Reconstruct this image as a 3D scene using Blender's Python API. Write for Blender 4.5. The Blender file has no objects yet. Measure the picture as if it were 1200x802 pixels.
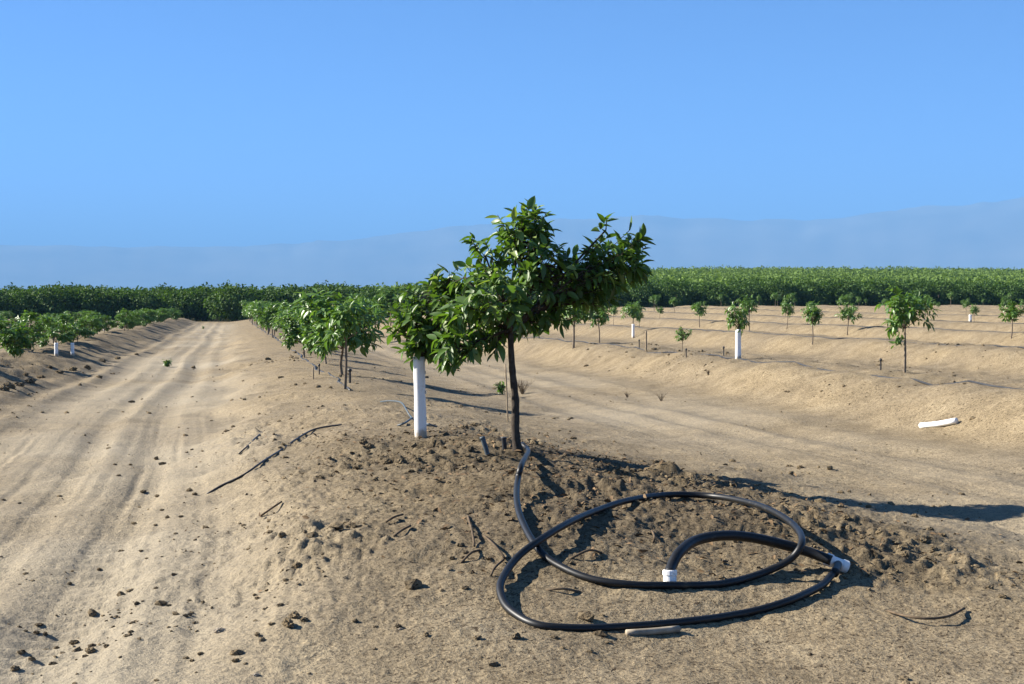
import bpy, math, random
import numpy as np
from mathutils import Vector, Matrix

random.seed(7)
RNG = np.random.default_rng(11)
rad = math.radians
scene = bpy.context.scene
COL = scene.collection

# ------------------------------------------------------------------ camera
FPX, PW, PH = 1667.0, 1200.0, 802.0        # focal length in photo pixels, photo size
YAW, PITCH, CAM_Z = rad(11.2), math.atan(56 / 1667.0), 1.40
cam_data = bpy.data.cameras.new('camera')
cam_data.sensor_width = 36.0
cam_data.lens = 36.0 * FPX / PW
cam_data.clip_start, cam_data.clip_end = 0.1, 90000.0
cam = bpy.data.objects.new('camera', cam_data)
COL.objects.link(cam)
cam.location = (0, 0, CAM_Z)
cam.rotation_euler = (math.pi / 2 - PITCH, 0, -YAW)
scene.camera = cam
# ------------------------------------------------------------------ sky, sun, exposure
SUN_EL = rad(32.0)
to_sun_h = Vector((-math.cos(YAW + rad(11)), math.sin(YAW + rad(11)), 0))
SUN_AZ = math.atan2(to_sun_h.x, to_sun_h.y)
world = bpy.data.worlds.new('World')
scene.world = world
world.use_nodes = True
wn = world.node_tree
wn.nodes.clear()
sky = wn.nodes.new('ShaderNodeTexSky')
sky.sky_type = 'NISHITA'
sky.sun_disc = False
sky.sun_elevation, sky.sun_rotation = SUN_EL, SUN_AZ
sky.altitude, sky.air_density, sky.dust_density, sky.ozone_density = 100, 0.33, 0.0, 9.0
bg = wn.nodes.new('ShaderNodeBackground')
bg.inputs['Strength'].default_value = 0.083
wo = wn.nodes.new('ShaderNodeOutputWorld')
tint = wn.nodes.new('ShaderNodeMix')
tint.data_type, tint.blend_type = 'RGBA', 'MULTIPLY'
tint.inputs[0].default_value = 1.0
tint.inputs[7].default_value = (0.86, 1.0, 1.0, 1)
wn.links.new(sky.outputs[0], tint.inputs[6])
wn.links.new(tint.outputs[2], bg.inputs[0])
wn.links.new(bg.outputs[0], wo.inputs[0])
sun_d = bpy.data.lights.new('sun', 'SUN')
sun_d.energy, sun_d.angle, sun_d.color = 5.0, rad(0.5), (1.0, 0.93, 0.82)
sun = bpy.data.objects.new('sun', sun_d)
COL.objects.link(sun)
to_sun = Vector((to_sun_h.x * math.cos(SUN_EL), to_sun_h.y * math.cos(SUN_EL), math.sin(SUN_EL)))
sun.rotation_euler = to_sun.to_track_quat('Z', 'Y').to_euler()
sun.location = (-20, 0, 30)
scene.view_settings.view_transform = 'Standard'
scene.view_settings.look = 'None'
scene.view_settings.gamma = 1.0
scene.view_settings.exposure = 1.8
scene.render.engine = 'CYCLES'
scene.cycles.use_denoising = True
scene.cycles.max_bounces = 6
scene.cycles.volume_bounces = 0
scene.cycles.transparent_max_bounces = 8

# ------------------------------------------------------------------ numeric helpers
def sstep(a, b, x):
    t = np.clip((np.asarray(x, float) - a) / (b - a), 0, 1)
    return t * t * (3 - 2 * t)

def _hash(ix, iy, seed):
    h = (ix.astype(np.int64) * 374761393 + iy.astype(np.int64) * 668265263 + seed * 1442695041) & 0xFFFFFFFF
    h = ((h ^ (h >> 13)) * 1274126177) & 0xFFFFFFFF
    h = ((h ^ (h >> 16)) * 2246822519) & 0xFFFFFFFF
    return (h ^ (h >> 15)) / 4294967295.0

def vnoise(x, y, seed=0):
    x, y = np.asarray(x, float), np.asarray(y, float)
    xi, yi = np.floor(x), np.floor(y)
    fx, fy = x - xi, y - yi
    fx = fx * fx * fx * (fx * (fx * 6 - 15) + 10)
    fy = fy * fy * fy * (fy * (fy * 6 - 15) + 10)
    a, b = _hash(xi, yi, seed), _hash(xi + 1, yi, seed)
    c, d = _hash(xi, yi + 1, seed), _hash(xi + 1, yi + 1, seed)
    return (a + (b - a) * fx) * (1 - fy) + (c + (d - c) * fx) * fy - 0.5

def fbm(x, y, seed=0, octv=4, gain=0.5):
    s, amp = 0, 1.0
    for o in range(octv):
        c, sn = math.cos(0.6 * o), math.sin(0.6 * o)
        s = s + amp * vnoise((x * c - y * sn) * 2 ** o, (x * sn + y * c) * 2 ** o, seed + o * 17)
        amp *= gain
    return s

# ------------------------------------------------------------------ terrain height
ROW_U = [1.75, 8.9] + [8.9 + 6.7 * k for k in range(1, 16)]
LEFT_U = [-4.5 - 6.4 * k for k in range(6)]

def base_z(u, v):
    side = sstep(3, 45, u)
    near = -0.009 * np.minimum(v, 150) * (1 - side) + -0.0015 * np.minimum(v, 150) * side
    near = near + 0.10 * sstep(6, 12, u)
    ang = u / np.maximum(v, 1.0)
    hill = 6.6 * sstep(0.07, 0.34, ang) * sstep(165, 430, v) * (1 - sstep(460, 900, v))
    hill = hill - 7.0 * sstep(170, 1500, v) * (1 - sstep(0.07, 0.3, ang)) - 8.0 * sstep(600, 1500, v) * sstep(0.07, 0.3, ang)
    return near + hill

def bump_profile(du, w):
    return np.exp(-np.power(np.abs(du) / w, 2.5))

def mound_mask(u, v):
    """rough, freshly dug soil round the front tree"""
    w = fbm(u * 0.5, v * 0.5, 91, 3) * 0.9
    return np.exp(-np.power(np.abs(u - 2.35 + w * 0.8) / 2.1, 3)) * sstep(5.6, 7.0, v + w) * (1 - sstep(10.5, 12.5, v + w))

def height(u, v):
    u, v = np.asarray(u, float), np.asarray(v, float)
    r = np.sqrt(u * u + v * v)
    z = base_z(u, v)
    wob = fbm(u * 0.12, v * 0.12, 3, 3)
    head = sstep(5.0, 7.6, v + wob * 1.0)             # headland the rows stop at
    fin = 1 - sstep(128, 136, v)
    # front mound
    wu = 1.45 + 0.35 * (1 - sstep(8, 13, v))
    z = z + head * fin * (0.29 + 0.05 * wob) * np.exp(-((u - 1.85 - 0.3 * (1 - sstep(9, 13, v)) + 0.25 * wob) / wu) ** 2)
    edge = u + 0.55 * vnoise(v * 0.55, 0 * v, 14) + 0.30 * vnoise(v * 1.7, u * 0.6, 15)
    bank = sstep(-0.15, 0.38, edge) * (1 - sstep(0.7, 2.4, u)) * head * fin * (1 - sstep(40, 90, v))
    z = z + 0.12 * bank
    for k, c in enumerate(ROW_U[1:]):
        z = z + sstep(7, 11, v) * fin * (0.43 + 0.05 * vnoise(v * 0.35, k * 9.7, 8)) * np.exp(-np.power(np.abs(u - c + 0.10 * wob) / 1.15, 4.0))
    for k, c in enumerate(LEFT_U):
        z = z + sstep(9, 14, v) * fin * (0.40 + 0.16 * vnoise(v * 0.6, k * 7.1, 9)) * bump_profile(u - c + 0.35 * wob, 1.25)
    # wheel ruts on the track and between the rows, a little winding
    m = 0.20 * vnoise(v * 0.10, 0 * v, 21) + 0.03 * vnoise(v * 0.5, 0 * v + 4, 22)
    for c, dp, wd, sd in ((-0.75, .060, .20, 31), (-2.25, .055, .24, 32), (-1.35, .032, .14, 33), (-2.85, .03, .15, 35),
                          (4.6, .05, .25, 36), (6.2, .055, .28, 37), (5.4, .03, .18, 38)):
        t = (u - c - m * (1 if c < 0 else 1.4)) / wd
        on = sstep(3.6, 6.5, v) * fin * (0.45 + 1.1 * np.clip(vnoise(v * 0.25, 0 * v + c, sd) + 0.5, 0, 1))
        z = z + on * 0.50 * dp * (-np.exp(-t * t) + 0.55 * np.exp(-(np.abs(t) - 1.6) ** 2 * 2.2))
        # cleat marks
        z = z + on * 0.010 * np.exp(-t * t * 0.8) * np.sin(v * 2 * math.pi / 0.16 + 6 * vnoise(u * 3, v * 0.7, 5)) * (1 - sstep(12, 22, r))
    lane = (np.exp(-((u + 1.3) / 1.5) ** 4) + 0.8 * np.exp(-((u - 5.4) / 1.5) ** 4)) * sstep(4, 6, v) * fin
    z = z + lane * (0.013 * vnoise((u - m) * 7.5, v * 0.18, 24) + 0.012 * vnoise((u - m) * 17, v * 0.35, 25) * (1 - sstep(14, 26, r)))
    # ruts that cross the headland
    hv = (1 - sstep(4.6, 6.4, v + wob))
    z = z + hv * 0.03 * vnoise(u * 0.35, v * 2.4, 41) + hv * 0.018 * vnoise(u * 0.8, v * 5.5, 42)
    # soil relief
    rough = mound_mask(u, v)
    leftb = np.exp(-((u + 4.2) / 1.1) ** 2) * head
    far1, far2, far3 = 1 - sstep(25, 60, r), 1 - sstep(13, 24, r), 1 - sstep(9, 14, r)
    berm = np.clip((bump_profile(u - 1.9, 2.1) + 0.9 * bank * (1 - sstep(0.4, 1.2, u))) * head, 0, 1.6)
    relu = lambda n, t: np.minimum(np.maximum(n - t, 0), 0.16) + 0.25 * np.maximum(n - t - 0.16, 0)
    clump = sstep(-0.10, 0.22, fbm(u * 0.9, v * 0.9, 52, 2))
    z = z + (0.04 + 0.06 * rough + 0.10 * leftb) * fbm(u * 1.1, v * 1.1, 51, 3) * (1 - sstep(110, 150, r))
    z = z + (0.012 + 0.016 * rough + 0.06 * leftb + 0.010 * berm + 0.03 * sstep(7, 8.5, u)) * fbm(u * 3.1, v * 3.1, 61, 3) * far1
    z = z + (0.006 + 0.10 * rough * clump + 0.06 * berm * clump) * relu(fbm(u * 5.5, v * 5.5, 71, 3, 0.6), 0.20) * far2
    z = z + (0.006 + 0.085 * rough * (0.25 + 0.75 * clump) + 0.06 * berm * clump) * relu(fbm(u * 12.5, v * 12.5, 81, 2, 0.6), 0.13) * far2
    z = z + (0.004 + 0.009 * rough + 0.006 * berm) * fbm(u * 27, v * 27, 85, 2, 0.7) * far3
    z = z + 0.045 * fbm(u * 0.55 - v * 0.45, v * 0.25 + u * 0.1, 97, 2) * sstep(5.5, 7.5, u) * (1 - sstep(40, 90, r))
    # a small spoil heap and the hollow behind it
    z = z + 0.085 * np.exp(-(((u - 3.07) / .15) ** 2 + ((v - 9.9) / .25) ** 2))
    # far field unevenness
    z = z + 0.25 * fbm(u * 0.02, v * 0.02, 95, 2) * sstep(50, 140, r) * (1 - sstep(136, 300, v)) * 0.5
    return z

def hz(u, v):
    return float(height(np.array([u]), np.array([v]))[0])

RIGHT = Vector((math.cos(YAW), -math.sin(YAW), 0))
FWD = Vector((math.sin(YAW), math.cos(YAW), 0))
VIEW = (FWD * math.cos(PITCH) - Vector((0, 0, math.sin(PITCH))))
UPV = RIGHT.cross(VIEW)

def ray(px, py):
    d = VIEW * FPX + RIGHT * (px - PW / 2) - UPV * (py - PH / 2)
    return d / d.dot(VIEW)

def hit(px, py, off=0.0):
    """first point where the ray through a photo pixel meets the ground raised by off"""
    d = ray(px, py)
    t = 3.0 * np.power(1.012, np.arange(400))
    for _ in range(3):
        below = CAM_Z + d.z * t < height(d.x * t, d.y * t) + off
        i = int(np.argmax(below)) if below.any() else len(t) - 1
        lo, hi = t[max(i - 1, 0)], t[i]
        t = np.linspace(lo, hi, 40)
    return Vector((d.x * hi, d.y * hi, CAM_Z + d.z * hi))

def depth_of(p):
    return (p - Vector((0, 0, CAM_Z))).dot(VIEW)

# ------------------------------------------------------------------ object helpers
def mesh_np(name, verts, faces, smooth=True, mat_idx=None):
    """faces: (n,3) or (n,4) int array"""
    verts = np.asarray(verts, np.float32)
    faces = np.asarray(faces, np.int32)
    me = bpy.data.meshes.new(name)
    nf, k = faces.shape
    me.vertices.add(len(verts))
    me.vertices.foreach_set('co', verts.ravel())
    me.loops.add(nf * k)
    me.loops.foreach_set('vertex_index', faces.ravel())
    me.polygons.add(nf)
    me.polygons.foreach_set('loop_start', np.arange(nf, dtype=np.int32) * k)
    me.polygons.foreach_set('loop_total', np.full(nf, k, np.int32))
    me.polygons.foreach_set('use_smooth', np.full(nf, smooth, bool))
    me.update(calc_edges=True)
    return me

def obj(name, me, mat=None, parent=None, loc=None):
    o = bpy.data.objects.new(name, me)
    COL.objects.link(o)
    if mat is not None and me is not None and not me.materials:
        me.materials.append(mat)
    if parent is not None:
        o.parent = parent
    if loc is not None:
        o.location = loc
    return o

def tag(o, label=None, cat=None, group=None, kind=None):
    if label: o['label'] = label
    if cat: o['category'] = cat
    if group: o['group'] = group
    if kind: o['kind'] = kind
    return o

def empty(name, loc, rz=0.0, s=1.0):
    o = bpy.data.objects.new(name, None)
    COL.objects.link(o)
    o.empty_display_size = 0.1
    o.location = loc
    o.rotation_euler = (0, 0, rz)
    o.scale = (s, s, s)
    return o

def catmull(pts, n=8):
    pts = [np.array(p, float) for p in pts]
    P = [2 * pts[0] - pts[1]] + pts + [2 * pts[-1] - pts[-2]]
    out = []
    for i in range(1, len(P) - 2):
        a, b, c, d = P[i - 1], P[i], P[i + 1], P[i + 2]
        for k in range(n):
            t = k / n
            out.append(0.5 * (2 * b + (c - a) * t + (2 * a - 5 * b + 4 * c - d) * t * t + (3 * b - a - 3 * c + d) * t ** 3))
    out.append(P[-2])
    return np.array(out)

def tube_geo(path, radii, seg=10, caps=True):
    path = np.asarray(path, float)
    n = len(path)
    radii = np.broadcast_to(np.asarray(radii, float), (n,))
    T = np.gradient(path, axis=0)
    T /= np.linalg.norm(T, axis=1)[:, None] + 1e-12
    N = np.zeros_like(T)
    a = np.array([0, 0, 1.0]) if abs(T[0][2]) < 0.9 else np.array([1.0, 0, 0])
    N[0] = np.cross(T[0], a); N[0] /= np.linalg.norm(N[0])
    for i in range(1, n):
        w = N[i - 1] - T[i] * np.dot(N[i - 1], T[i])
        N[i] = w / (np.linalg.norm(w) + 1e-12)
    B = np.cross(T, N)
    ang = np.arange(seg) / seg * 2 * math.pi
    V = path[:, None, :] + radii[:, None, None] * (N[:, None, :] * np.cos(ang)[None, :, None] + B[:, None, :] * np.sin(ang)[None, :, None])
    V = V.reshape(-1, 3)
    i, j = np.meshgrid(np.arange(n - 1), np.arange(seg), indexing='ij')
    j2 = (j + 1) % seg
    F = np.stack([i * seg + j, i * seg + j2, (i + 1) * seg + j2, (i + 1) * seg + j], -1).reshape(-1, 4)
    if caps:
        c0, c1 = len(V), len(V) + 1
        V = np.vstack([V, path[0], path[-1]])
        jj = np.arange(0, seg, 2)
        f0 = np.stack([np.full(len(jj), c0), (jj + 2) % seg, (jj + 1) % seg, jj], -1)
        o = (n - 1) * seg
        f1 = np.stack([np.full(len(jj), c1), o + jj, o + (jj + 1) % seg, o + (jj + 2) % seg], -1)
        F = np.vstack([F, f0, f1])
    return V, F

def join_geo(parts):
    vs, fs, o = [], [], 0
    for v, f in parts:
        vs.append(v); fs.append(f + o); o += len(v)
    return np.vstack(vs), np.vstack(fs)

# ------------------------------------------------------------------ materials
def new_mat(name):
    m = bpy.data.materials.new(name)
    m.use_nodes = True
    nt = m.node_tree
    return m, nt, nt.nodes['Principled BSDF'], nt.nodes['Material Output']

def nd(nt, typ, **kw):
    n = nt.nodes.new(typ)
    for k, v in kw.items():
        setattr(n, k, v)
    return n

def ramp(nt, fac, stops):
    r = nd(nt, 'ShaderNodeValToRGB')
    el = r.color_ramp.elements
    while len(el) < len(stops): el.new(0.5)
    for e, (p, c) in zip(el, stops):
        e.position = p; e.color = (*c, 1)
    nt.links.new(fac, r.inputs[0])
    return r.outputs[0]

def noise(nt, vec, scale, detail=4, rough=0.55, dist=0.0):
    n = nd(nt, 'ShaderNodeTexNoise')
    n.inputs['Scale'].default_value = scale
    n.inputs['Detail'].default_value = detail
    n.inputs['Roughness'].default_value = rough
    n.inputs['Distortion'].default_value = dist
    if vec is not None: nt.links.new(vec, n.inputs['Vector'])
    return n.outputs[0]

def mixc(nt, fac, a, b, mode='MIX'):
    m = nd(nt, 'ShaderNodeMix', data_type='RGBA', blend_type=mode)
    for sock, v in ((m.inputs['Factor'], fac), (m.inputs['A'], a), (m.inputs['B'], b)):
        pass
    ins = [s for s in m.inputs if s.enabled]
    for s, v in zip(ins, (fac, a, b)):
        if isinstance(v, (int, float)): s.default_value = v
        elif isinstance(v, tuple): s.default_value = (*v, 1)
        else: nt.links.new(v, s)
    return [s for s in m.outputs if s.enabled][0]

def plain(name, col, rough=0.6, spec=0.5, var=0.15, scale=6.0, bump=0.0):
    m, nt, b, out = new_mat(name)
    tc = nd(nt, 'ShaderNodeTexCoord')
    f = noise(nt, tc.outputs['Object'], scale, 5)
    c = ramp(nt, f, [(0.3, tuple(x * (1 - var) for x in col)), (0.7, tuple(min(1, x * (1 + var)) for x in col))])
    nt.links.new(c, b.inputs['Base Color'])
    b.inputs['Roughness'].default_value = rough
    b.inputs['Specular IOR Level'].default_value = spec
    if bump:
        bp = nd(nt, 'ShaderNodeBump')
        bp.inputs['Strength'].default_value = bump
        bp.inputs['Distance'].default_value = 0.01
        nt.links.new(noise(nt, tc.outputs['Object'], scale * 6, 4), bp.inputs['Height'])
        nt.links.new(bp.outputs[0], b.inputs['Normal'])
    return m

def soil_material(name, clod=False):
    m, nt, b, out = new_mat(name)
    geo = nd(nt, 'ShaderNodeNewGeometry')
    pos = geo.outputs['Position']
    big = noise(nt, pos, 0.35, 3)
    mid = noise(nt, pos, 2.6, 5, 0.6)
    fine = noise(nt, pos, 27, 5, 0.7)
    grit = noise(nt, pos, 72, 3, 0.65)
    c1 = ramp(nt, mid, [(0.30, (.165, .134, .087)), (0.52, (.222, .182, .120)), (0.75, (.268, .225, .152))])
    c2 = ramp(nt, big, [(0.35, (.92, .90, .88)), (0.65, (1.08, 1.04, .96))])
    c = mixc(nt, 1.0, c1, c2, 'MULTIPLY')
    c3 = ramp(nt, fine, [(0.32, (.55, .52, .49)), (0.50, (1, 1, 1)), (0.70, (1.26, 1.24, 1.20))])
    c = mixc(nt, 1.0, c, c3, 'MULTIPLY')
    c4 = ramp(nt, grit, [(0.34, (.50, .47, .44)), (0.48, (1, 1, 1)), (0.62, (1.12, 1.11, 1.10)), (0.72, (1.7, 1.7, 1.7))])
    c = mixc(nt, 0.8, c, c4, 'MULTIPLY')
    sp1 = noise(nt, pos, 30, 3, 0.7, 0.6)
    sp2 = noise(nt, pos, 62, 2, 0.6, 0.4)
    c = mixc(nt, 1.0, c, ramp(nt, sp1, [(0.36, (.26, .23, .21)), (0.39, (1, 1, 1)), (0.66, (1, 1, 1)), (0.74, (1.35, 1.33, 1.3))]), 'MULTIPLY')
    c = mixc(nt, 1.0, c, ramp(nt, sp2, [(0.36, (.30, .28, .26)), (0.395, (1, 1, 1)), (0.67, (1, 1, 1)), (0.72, (1.5, 1.48, 1.45))]), 'MULTIPLY')
    if not clod:
        at = nd(nt, 'ShaderNodeAttribute', attribute_name='dug')
        f = at.outputs['Fac']
        c = mixc(nt, f, c, mixc(nt, 1.0, c, (.54, .53, .52), 'MULTIPLY'))
        at2 = nd(nt, 'ShaderNodeAttribute', attribute_name='dusty')
        c = mixc(nt, at2.outputs['Fac'], c, mixc(nt, 0.7, c, (.31, .272, .203)))
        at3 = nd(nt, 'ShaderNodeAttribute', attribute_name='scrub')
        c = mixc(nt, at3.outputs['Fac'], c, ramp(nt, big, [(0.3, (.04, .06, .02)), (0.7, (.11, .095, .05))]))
    else:
        c = mixc(nt, 1.0, c, (.74, .72, .70), 'MULTIPLY')
    nt.links.new(c, b.inputs['Base Color'])
    b.inputs['Roughness'].default_value = 0.95
    b.inputs['Specular IOR Level'].default_value = 0.15
    b1 = nd(nt, 'ShaderNodeBump'); b1.inputs['Strength'].default_value = 0.8; b1.inputs['Distance'].default_value = 0.02
    nt.links.new(fine, b1.inputs['Height'])
    b2 = nd(nt, 'ShaderNodeBump'); b2.inputs['Strength'].default_value = 0.7; b2.inputs['Distance'].default_value = 0.008
    nt.links.new(grit, b2.inputs['Height'])
    nt.links.new(b1.outputs[0], b2.inputs['Normal'])
    nt.links.new(b2.outputs[0], b.inputs['Normal'])
    return m

def leaf_material(name, dark, light, rough=0.36, trans=0.25, per_obj=False, spec=0.5, nscale=7.0, pale=False):
    m, nt, b, out = new_mat(name)
    geo = nd(nt, 'ShaderNodeNewGeometry')
    f = noise(nt, geo.outputs['Position'], nscale, 3)
    rnd = geo.outputs['Random Per Island']
    mx = nd(nt, 'ShaderNodeMath', operation='ADD'); mx.use_clamp = True
    h1 = nd(nt, 'ShaderNodeMath', operation='MULTIPLY'); h1.inputs[1].default_value = 0.55
    nt.links.new(f, h1.inputs[0])
    h2 = nd(nt, 'ShaderNodeMath', operation='MULTIPLY'); h2.inputs[1].default_value = 0.5
    if per_obj:
        oi = nd(nt, 'ShaderNodeObjectInfo'); nt.links.new(oi.outputs['Random'], h2.inputs[0])
    else:
        nt.links.new(rnd, h2.inputs[0])
    nt.links.new(h1.outputs[0], mx.inputs[0]); nt.links.new(h2.outputs[0], mx.inputs[1])
    c = ramp(nt, mx.outputs[0], [(0.15, dark), (0.80, light)])
    if pale:
        src = oi.outputs['Random'] if per_obj else rnd
        gt = nd(nt, 'ShaderNodeMath', operation='GREATER_THAN'); gt.inputs[1].default_value = 0.93
        nt.links.new(src, gt.inputs[0])
        c = mixc(nt, gt.outputs[0], c, (.20, .27, .075))
    nt.links.new(c, b.inputs['Base Color'])
    b.inputs['Roughness'].default_value = rough
    b.inputs['Specular IOR Level'].default_value = spec
    tr = nd(nt, 'ShaderNodeBsdfTranslucent')
    tc = mixc(nt, 1.0, c, (1.5, 1.6, 0.5), 'MULTIPLY')
    nt.links.new(tc, tr.inputs['Color'])
    ms = nd(nt, 'ShaderNodeMixShader'); ms.inputs[0].default_value = trans
    nt.links.new(b.outputs[0], ms.inputs[1]); nt.links.new(tr.outputs[0], ms.inputs[2])
    nt.links.new(ms.outputs[0], out.inputs['Surface'])
    return m

def dusty_plastic(name, col, dirt, rough, lo, hi, zdirt=None):
    m, nt, b, out = new_mat(name)
    tc = nd(nt, 'ShaderNodeTexCoord')
    f = noise(nt, tc.outputs['Object'], 9, 6, 0.65)
    if zdirt:                                   # soil splashed up from the foot
        sp = nd(nt, 'ShaderNodeSeparateXYZ'); nt.links.new(tc.outputs['Object'], sp.inputs[0])
        mr = nd(nt, 'ShaderNodeMapRange'); mr.inputs[1].default_value = 0.0; mr.inputs[2].default_value = zdirt
        mr.inputs[3].default_value = 0.30; mr.inputs[4].default_value = 0.0
        nt.links.new(sp.outputs[2], mr.inputs[0])
        ad = nd(nt, 'ShaderNodeMath', operation='ADD'); nt.links.new(f, ad.inputs[0]); nt.links.new(mr.outputs[0], ad.inputs[1])
        f = ad.outputs[0]
    mk = ramp(nt, f, [(lo, (0, 0, 0)), (hi, (1, 1, 1))])
    nt.links.new(mixc(nt, mk, col, dirt), b.inputs['Base Color'])
    rg = nd(nt, 'ShaderNodeMapRange'); rg.inputs[3].default_value = rough; rg.inputs[4].default_value = 0.9
    nt.links.new(mk, rg.inputs[0]); nt.links.new(rg.outputs[0], b.inputs['Roughness'])
    b.inputs['Specular IOR Level'].default_value = 0.35
    return m

M = {}
M['soil'] = soil_material('dry_soil')
M['clod'] = soil_material('clod_soil', True)
M['leaf'] = leaf_material('glossy_leaf', (.036, .080, .014), (.110, .195, .040), 0.46, 0.30, pale=True)
M['leaf1'] = leaf_material('glossy_leaf_single', (.036, .080, .014), (.110, .195, .040), 0.46, 0.30, True, pale=True)
M['leaf_mid'] = leaf_material('young_leaf', (.045, .100, .018), (.125, .225, .048), 0.42, 0.25)
M['leaf_far'] = leaf_material('orchard_leaf', (.030, .068, .013), (.078, .140, .031), 0.7, 0.2, nscale=0.9, spec=.2)
M['leaf_hill'] = leaf_material('hill_orchard_leaf', (.075, .130, .024), (.150, .225, .050), 0.75, 0.2, nscale=0.25, spec=.15)
M['bark'] = plain('bark', (.062, .049, .037), 0.9, 0.2, 0.45, 30, 0.9)
M['bark_pale'] = plain('pale_bark', (.17, .135, .10), 0.9, 0.2, 0.35, 30, 0.6)
M['hose'] = dusty_plastic('black_poly_hose', (.007, .0075, .008), (.10, .085, .06), 0.46, .62, .80)
M['drip'] = plain('black_drip_tube', (.022, .022, .023), 0.5, 0.45, 0.5, 6)
M['white'] = plain('white_plastic', (.80, .80, .78), 0.45, 0.4, 0.05, 8)
M['sleeve'] = dusty_plastic('sleeve_plastic', (.78, .78, .76), (.40, .34, .26), 0.5, .58, .80, .14)
M['fitting'] = dusty_plastic('fitting_plastic', (.80, .79, .76), (.45, .38, .29), 0.45, .56, .75)
M['dirty_white'] = plain('dusty_white_plastic', (.66, .62, .54), 0.6, 0.3, 0.22, 22)
M['offcut'] = plain('soil_stained_plastic', (.27, .225, .165), 0.7, 0.3, 0.3, 22)
M['greytube'] = plain('grey_tube', (.055, .075, .088), 0.55, 0.4, 0.3, 20)
M['bamboo'] = plain('weathered_stake', (.26, .20, .13), 0.8, 0.2, 0.35, 25)
M['twig'] = plain('dry_twig', (.10, .075, .05), 0.9, 0.1, 0.4, 20)
M['deadleaf'] = plain('dead_leaf', (.13, .085, .045), 0.8, 0.2, 0.5, 9)
M['mount'] = plain('mountain_rock', (.16, .15, .12), 1.0, 0.05, 0.3, 0.0012)

# ------------------------------------------------------------------ ground (one sheet to the horizon)
def build_ground():
    rs = [0.4]
    while rs[-1] < 32000:
        r = rs[-1]
        rs.append(r + max(0.016, 0.0023 * r ** 1.34) if r > 3.2 else r + 0.25)
    rs = np.array(rs)
    a_f = np.radians(np.linspace(-15, 39, 780))
    a_c = np.radians(np.linspace(39, 345, 70))[1:-1]
    ang = np.concatenate([a_f, a_c])
    A, R = np.meshgrid(ang, rs)
    U, Vv = R * np.sin(A), R * np.cos(A)
    Z = np.concatenate([height(U[i:i + 40], Vv[i:i + 40]) for i in range(0, len(rs), 40)])
    nr, na = U.shape
    V = np.stack([U, Vv, Z], -1).reshape(-1, 3)
    i, j = np.meshgrid(np.arange(nr - 1), np.arange(na), indexing='ij')
    j2 = (j + 1) % na
    F = np.stack([i * na + j, (i + 1) * na + j, (i + 1) * na + j2, i * na + j2], -1).reshape(-1, 4)
    c = len(V)
    V = np.vstack([V, [0, 0, hz(0, 0.01)]])
    me = mesh_np('ground', V, F)
    dug = np.append(mound_mask(U, Vv).ravel(), 0)
    wob = fbm(V[:, 0] * 0.4, V[:, 1] * 0.4, 77, 3)
    leftb = np.exp(-((V[:, 0] + 4.3) / 1.3) ** 2) * sstep(6, 12, V[:, 1]) * (1 - sstep(100, 140, V[:, 1]))
    dug = np.clip(dug + 0.5 * leftb + 0.0, 0, 1)
    lane = np.exp(-((V[:, 0] + 1.2) / 1.5) ** 4) + np.exp(-((V[:, 0] - 5.4) / 1.6) ** 4) * 0.6
    dusty = np.clip(lane * (0.6 + 0.8 * wob), 0, 1) * (1 - sstep(100, 136, V[:, 1]))
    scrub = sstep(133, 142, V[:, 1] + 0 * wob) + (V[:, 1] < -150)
    for nme, arr in (('dug', dug), ('dusty', dusty), ('scrub', np.clip(scrub, 0, 1))):
        at = me.attributes.new(nme, 'FLOAT', 'POINT')
        at.data.foreach_set('value', np.asarray(arr, np.float32))
    return tag(obj('ground', me, M['soil']), 'bare sandy ground with wheel tracks and planting mounds', kind='structure')
build_ground()

# ------------------------------------------------------------------ mountains
def build_mountains():
    px = np.array([-900, -400, 0, 100, 200, 300, 400, 450, 500, 560, 650, 700, 750, 850, 900, 950, 1000, 1080, 1130, 1200, 1500, 2000])
    hp = np.array([40, 50, 57, 55, 57, 59, 65, 71, 77, 82, 90, 91, 93, 89, 87, 87, 92, 101, 100, 108, 96, 70])
    az = np.radians(np.linspace(-42, 62, 420))
    xs = 600 + FPX * np.tan(np.clip(az - YAW, -1.0, 1.0))
    D = 15000.0
    top = np.interp(xs, px, hp) / FPX * D
    top = top * np.clip(sstep(rad(-42), rad(-34), az) * (1 - sstep(rad(54), rad(62), az)), 0, 1)
    q = np.linspace(0, 1, 34)
    A, Q = np.meshgrid(az, q)
    R = 10500 + Q * 9000                        # foot, crest at q = .5, back slope
    prof = np.where(Q < .5, sstep(0, .5, Q) ** 1.25, 1 - sstep(.5, 1.0, Q))
    U, Vv = R * np.sin(A), R * np.cos(A)
    rid = 1 - 2 * np.abs(fbm(U / 1500, Vv / 1500, 5, 4))
    Zt = top[None, :] * (15000.0 / D)
    Z = -20 + prof * Zt * (1.0) + (rid - .75) * 60 * np.sin(np.pi * np.clip(Q, 0, 1)) * (0.35 + 0.65 * (np.abs(Q - .5) > .04)) 
    Z += 32 * fbm(A * 45, Q * 3, 8, 4, .6) * prof
    Z[0] = -40; Z[-1] = -40
    V = np.stack([U, Vv, Z], -1).reshape(-1, 3)
    n, m = U.shape
    i, j = np.meshgrid(np.arange(n - 1), np.arange(m - 1), indexing='ij')
    F = np.stack([i * m + j, (i + 1) * m + j, (i + 1) * m + j + 1, i * m + j + 1], -1).reshape(-1, 4)
    tag(obj('mountains', mesh_np('mountains', V, F), M['mount']), 'long hazy blue mountain range on the horizon', kind='structure')
build_mountains()

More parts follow.
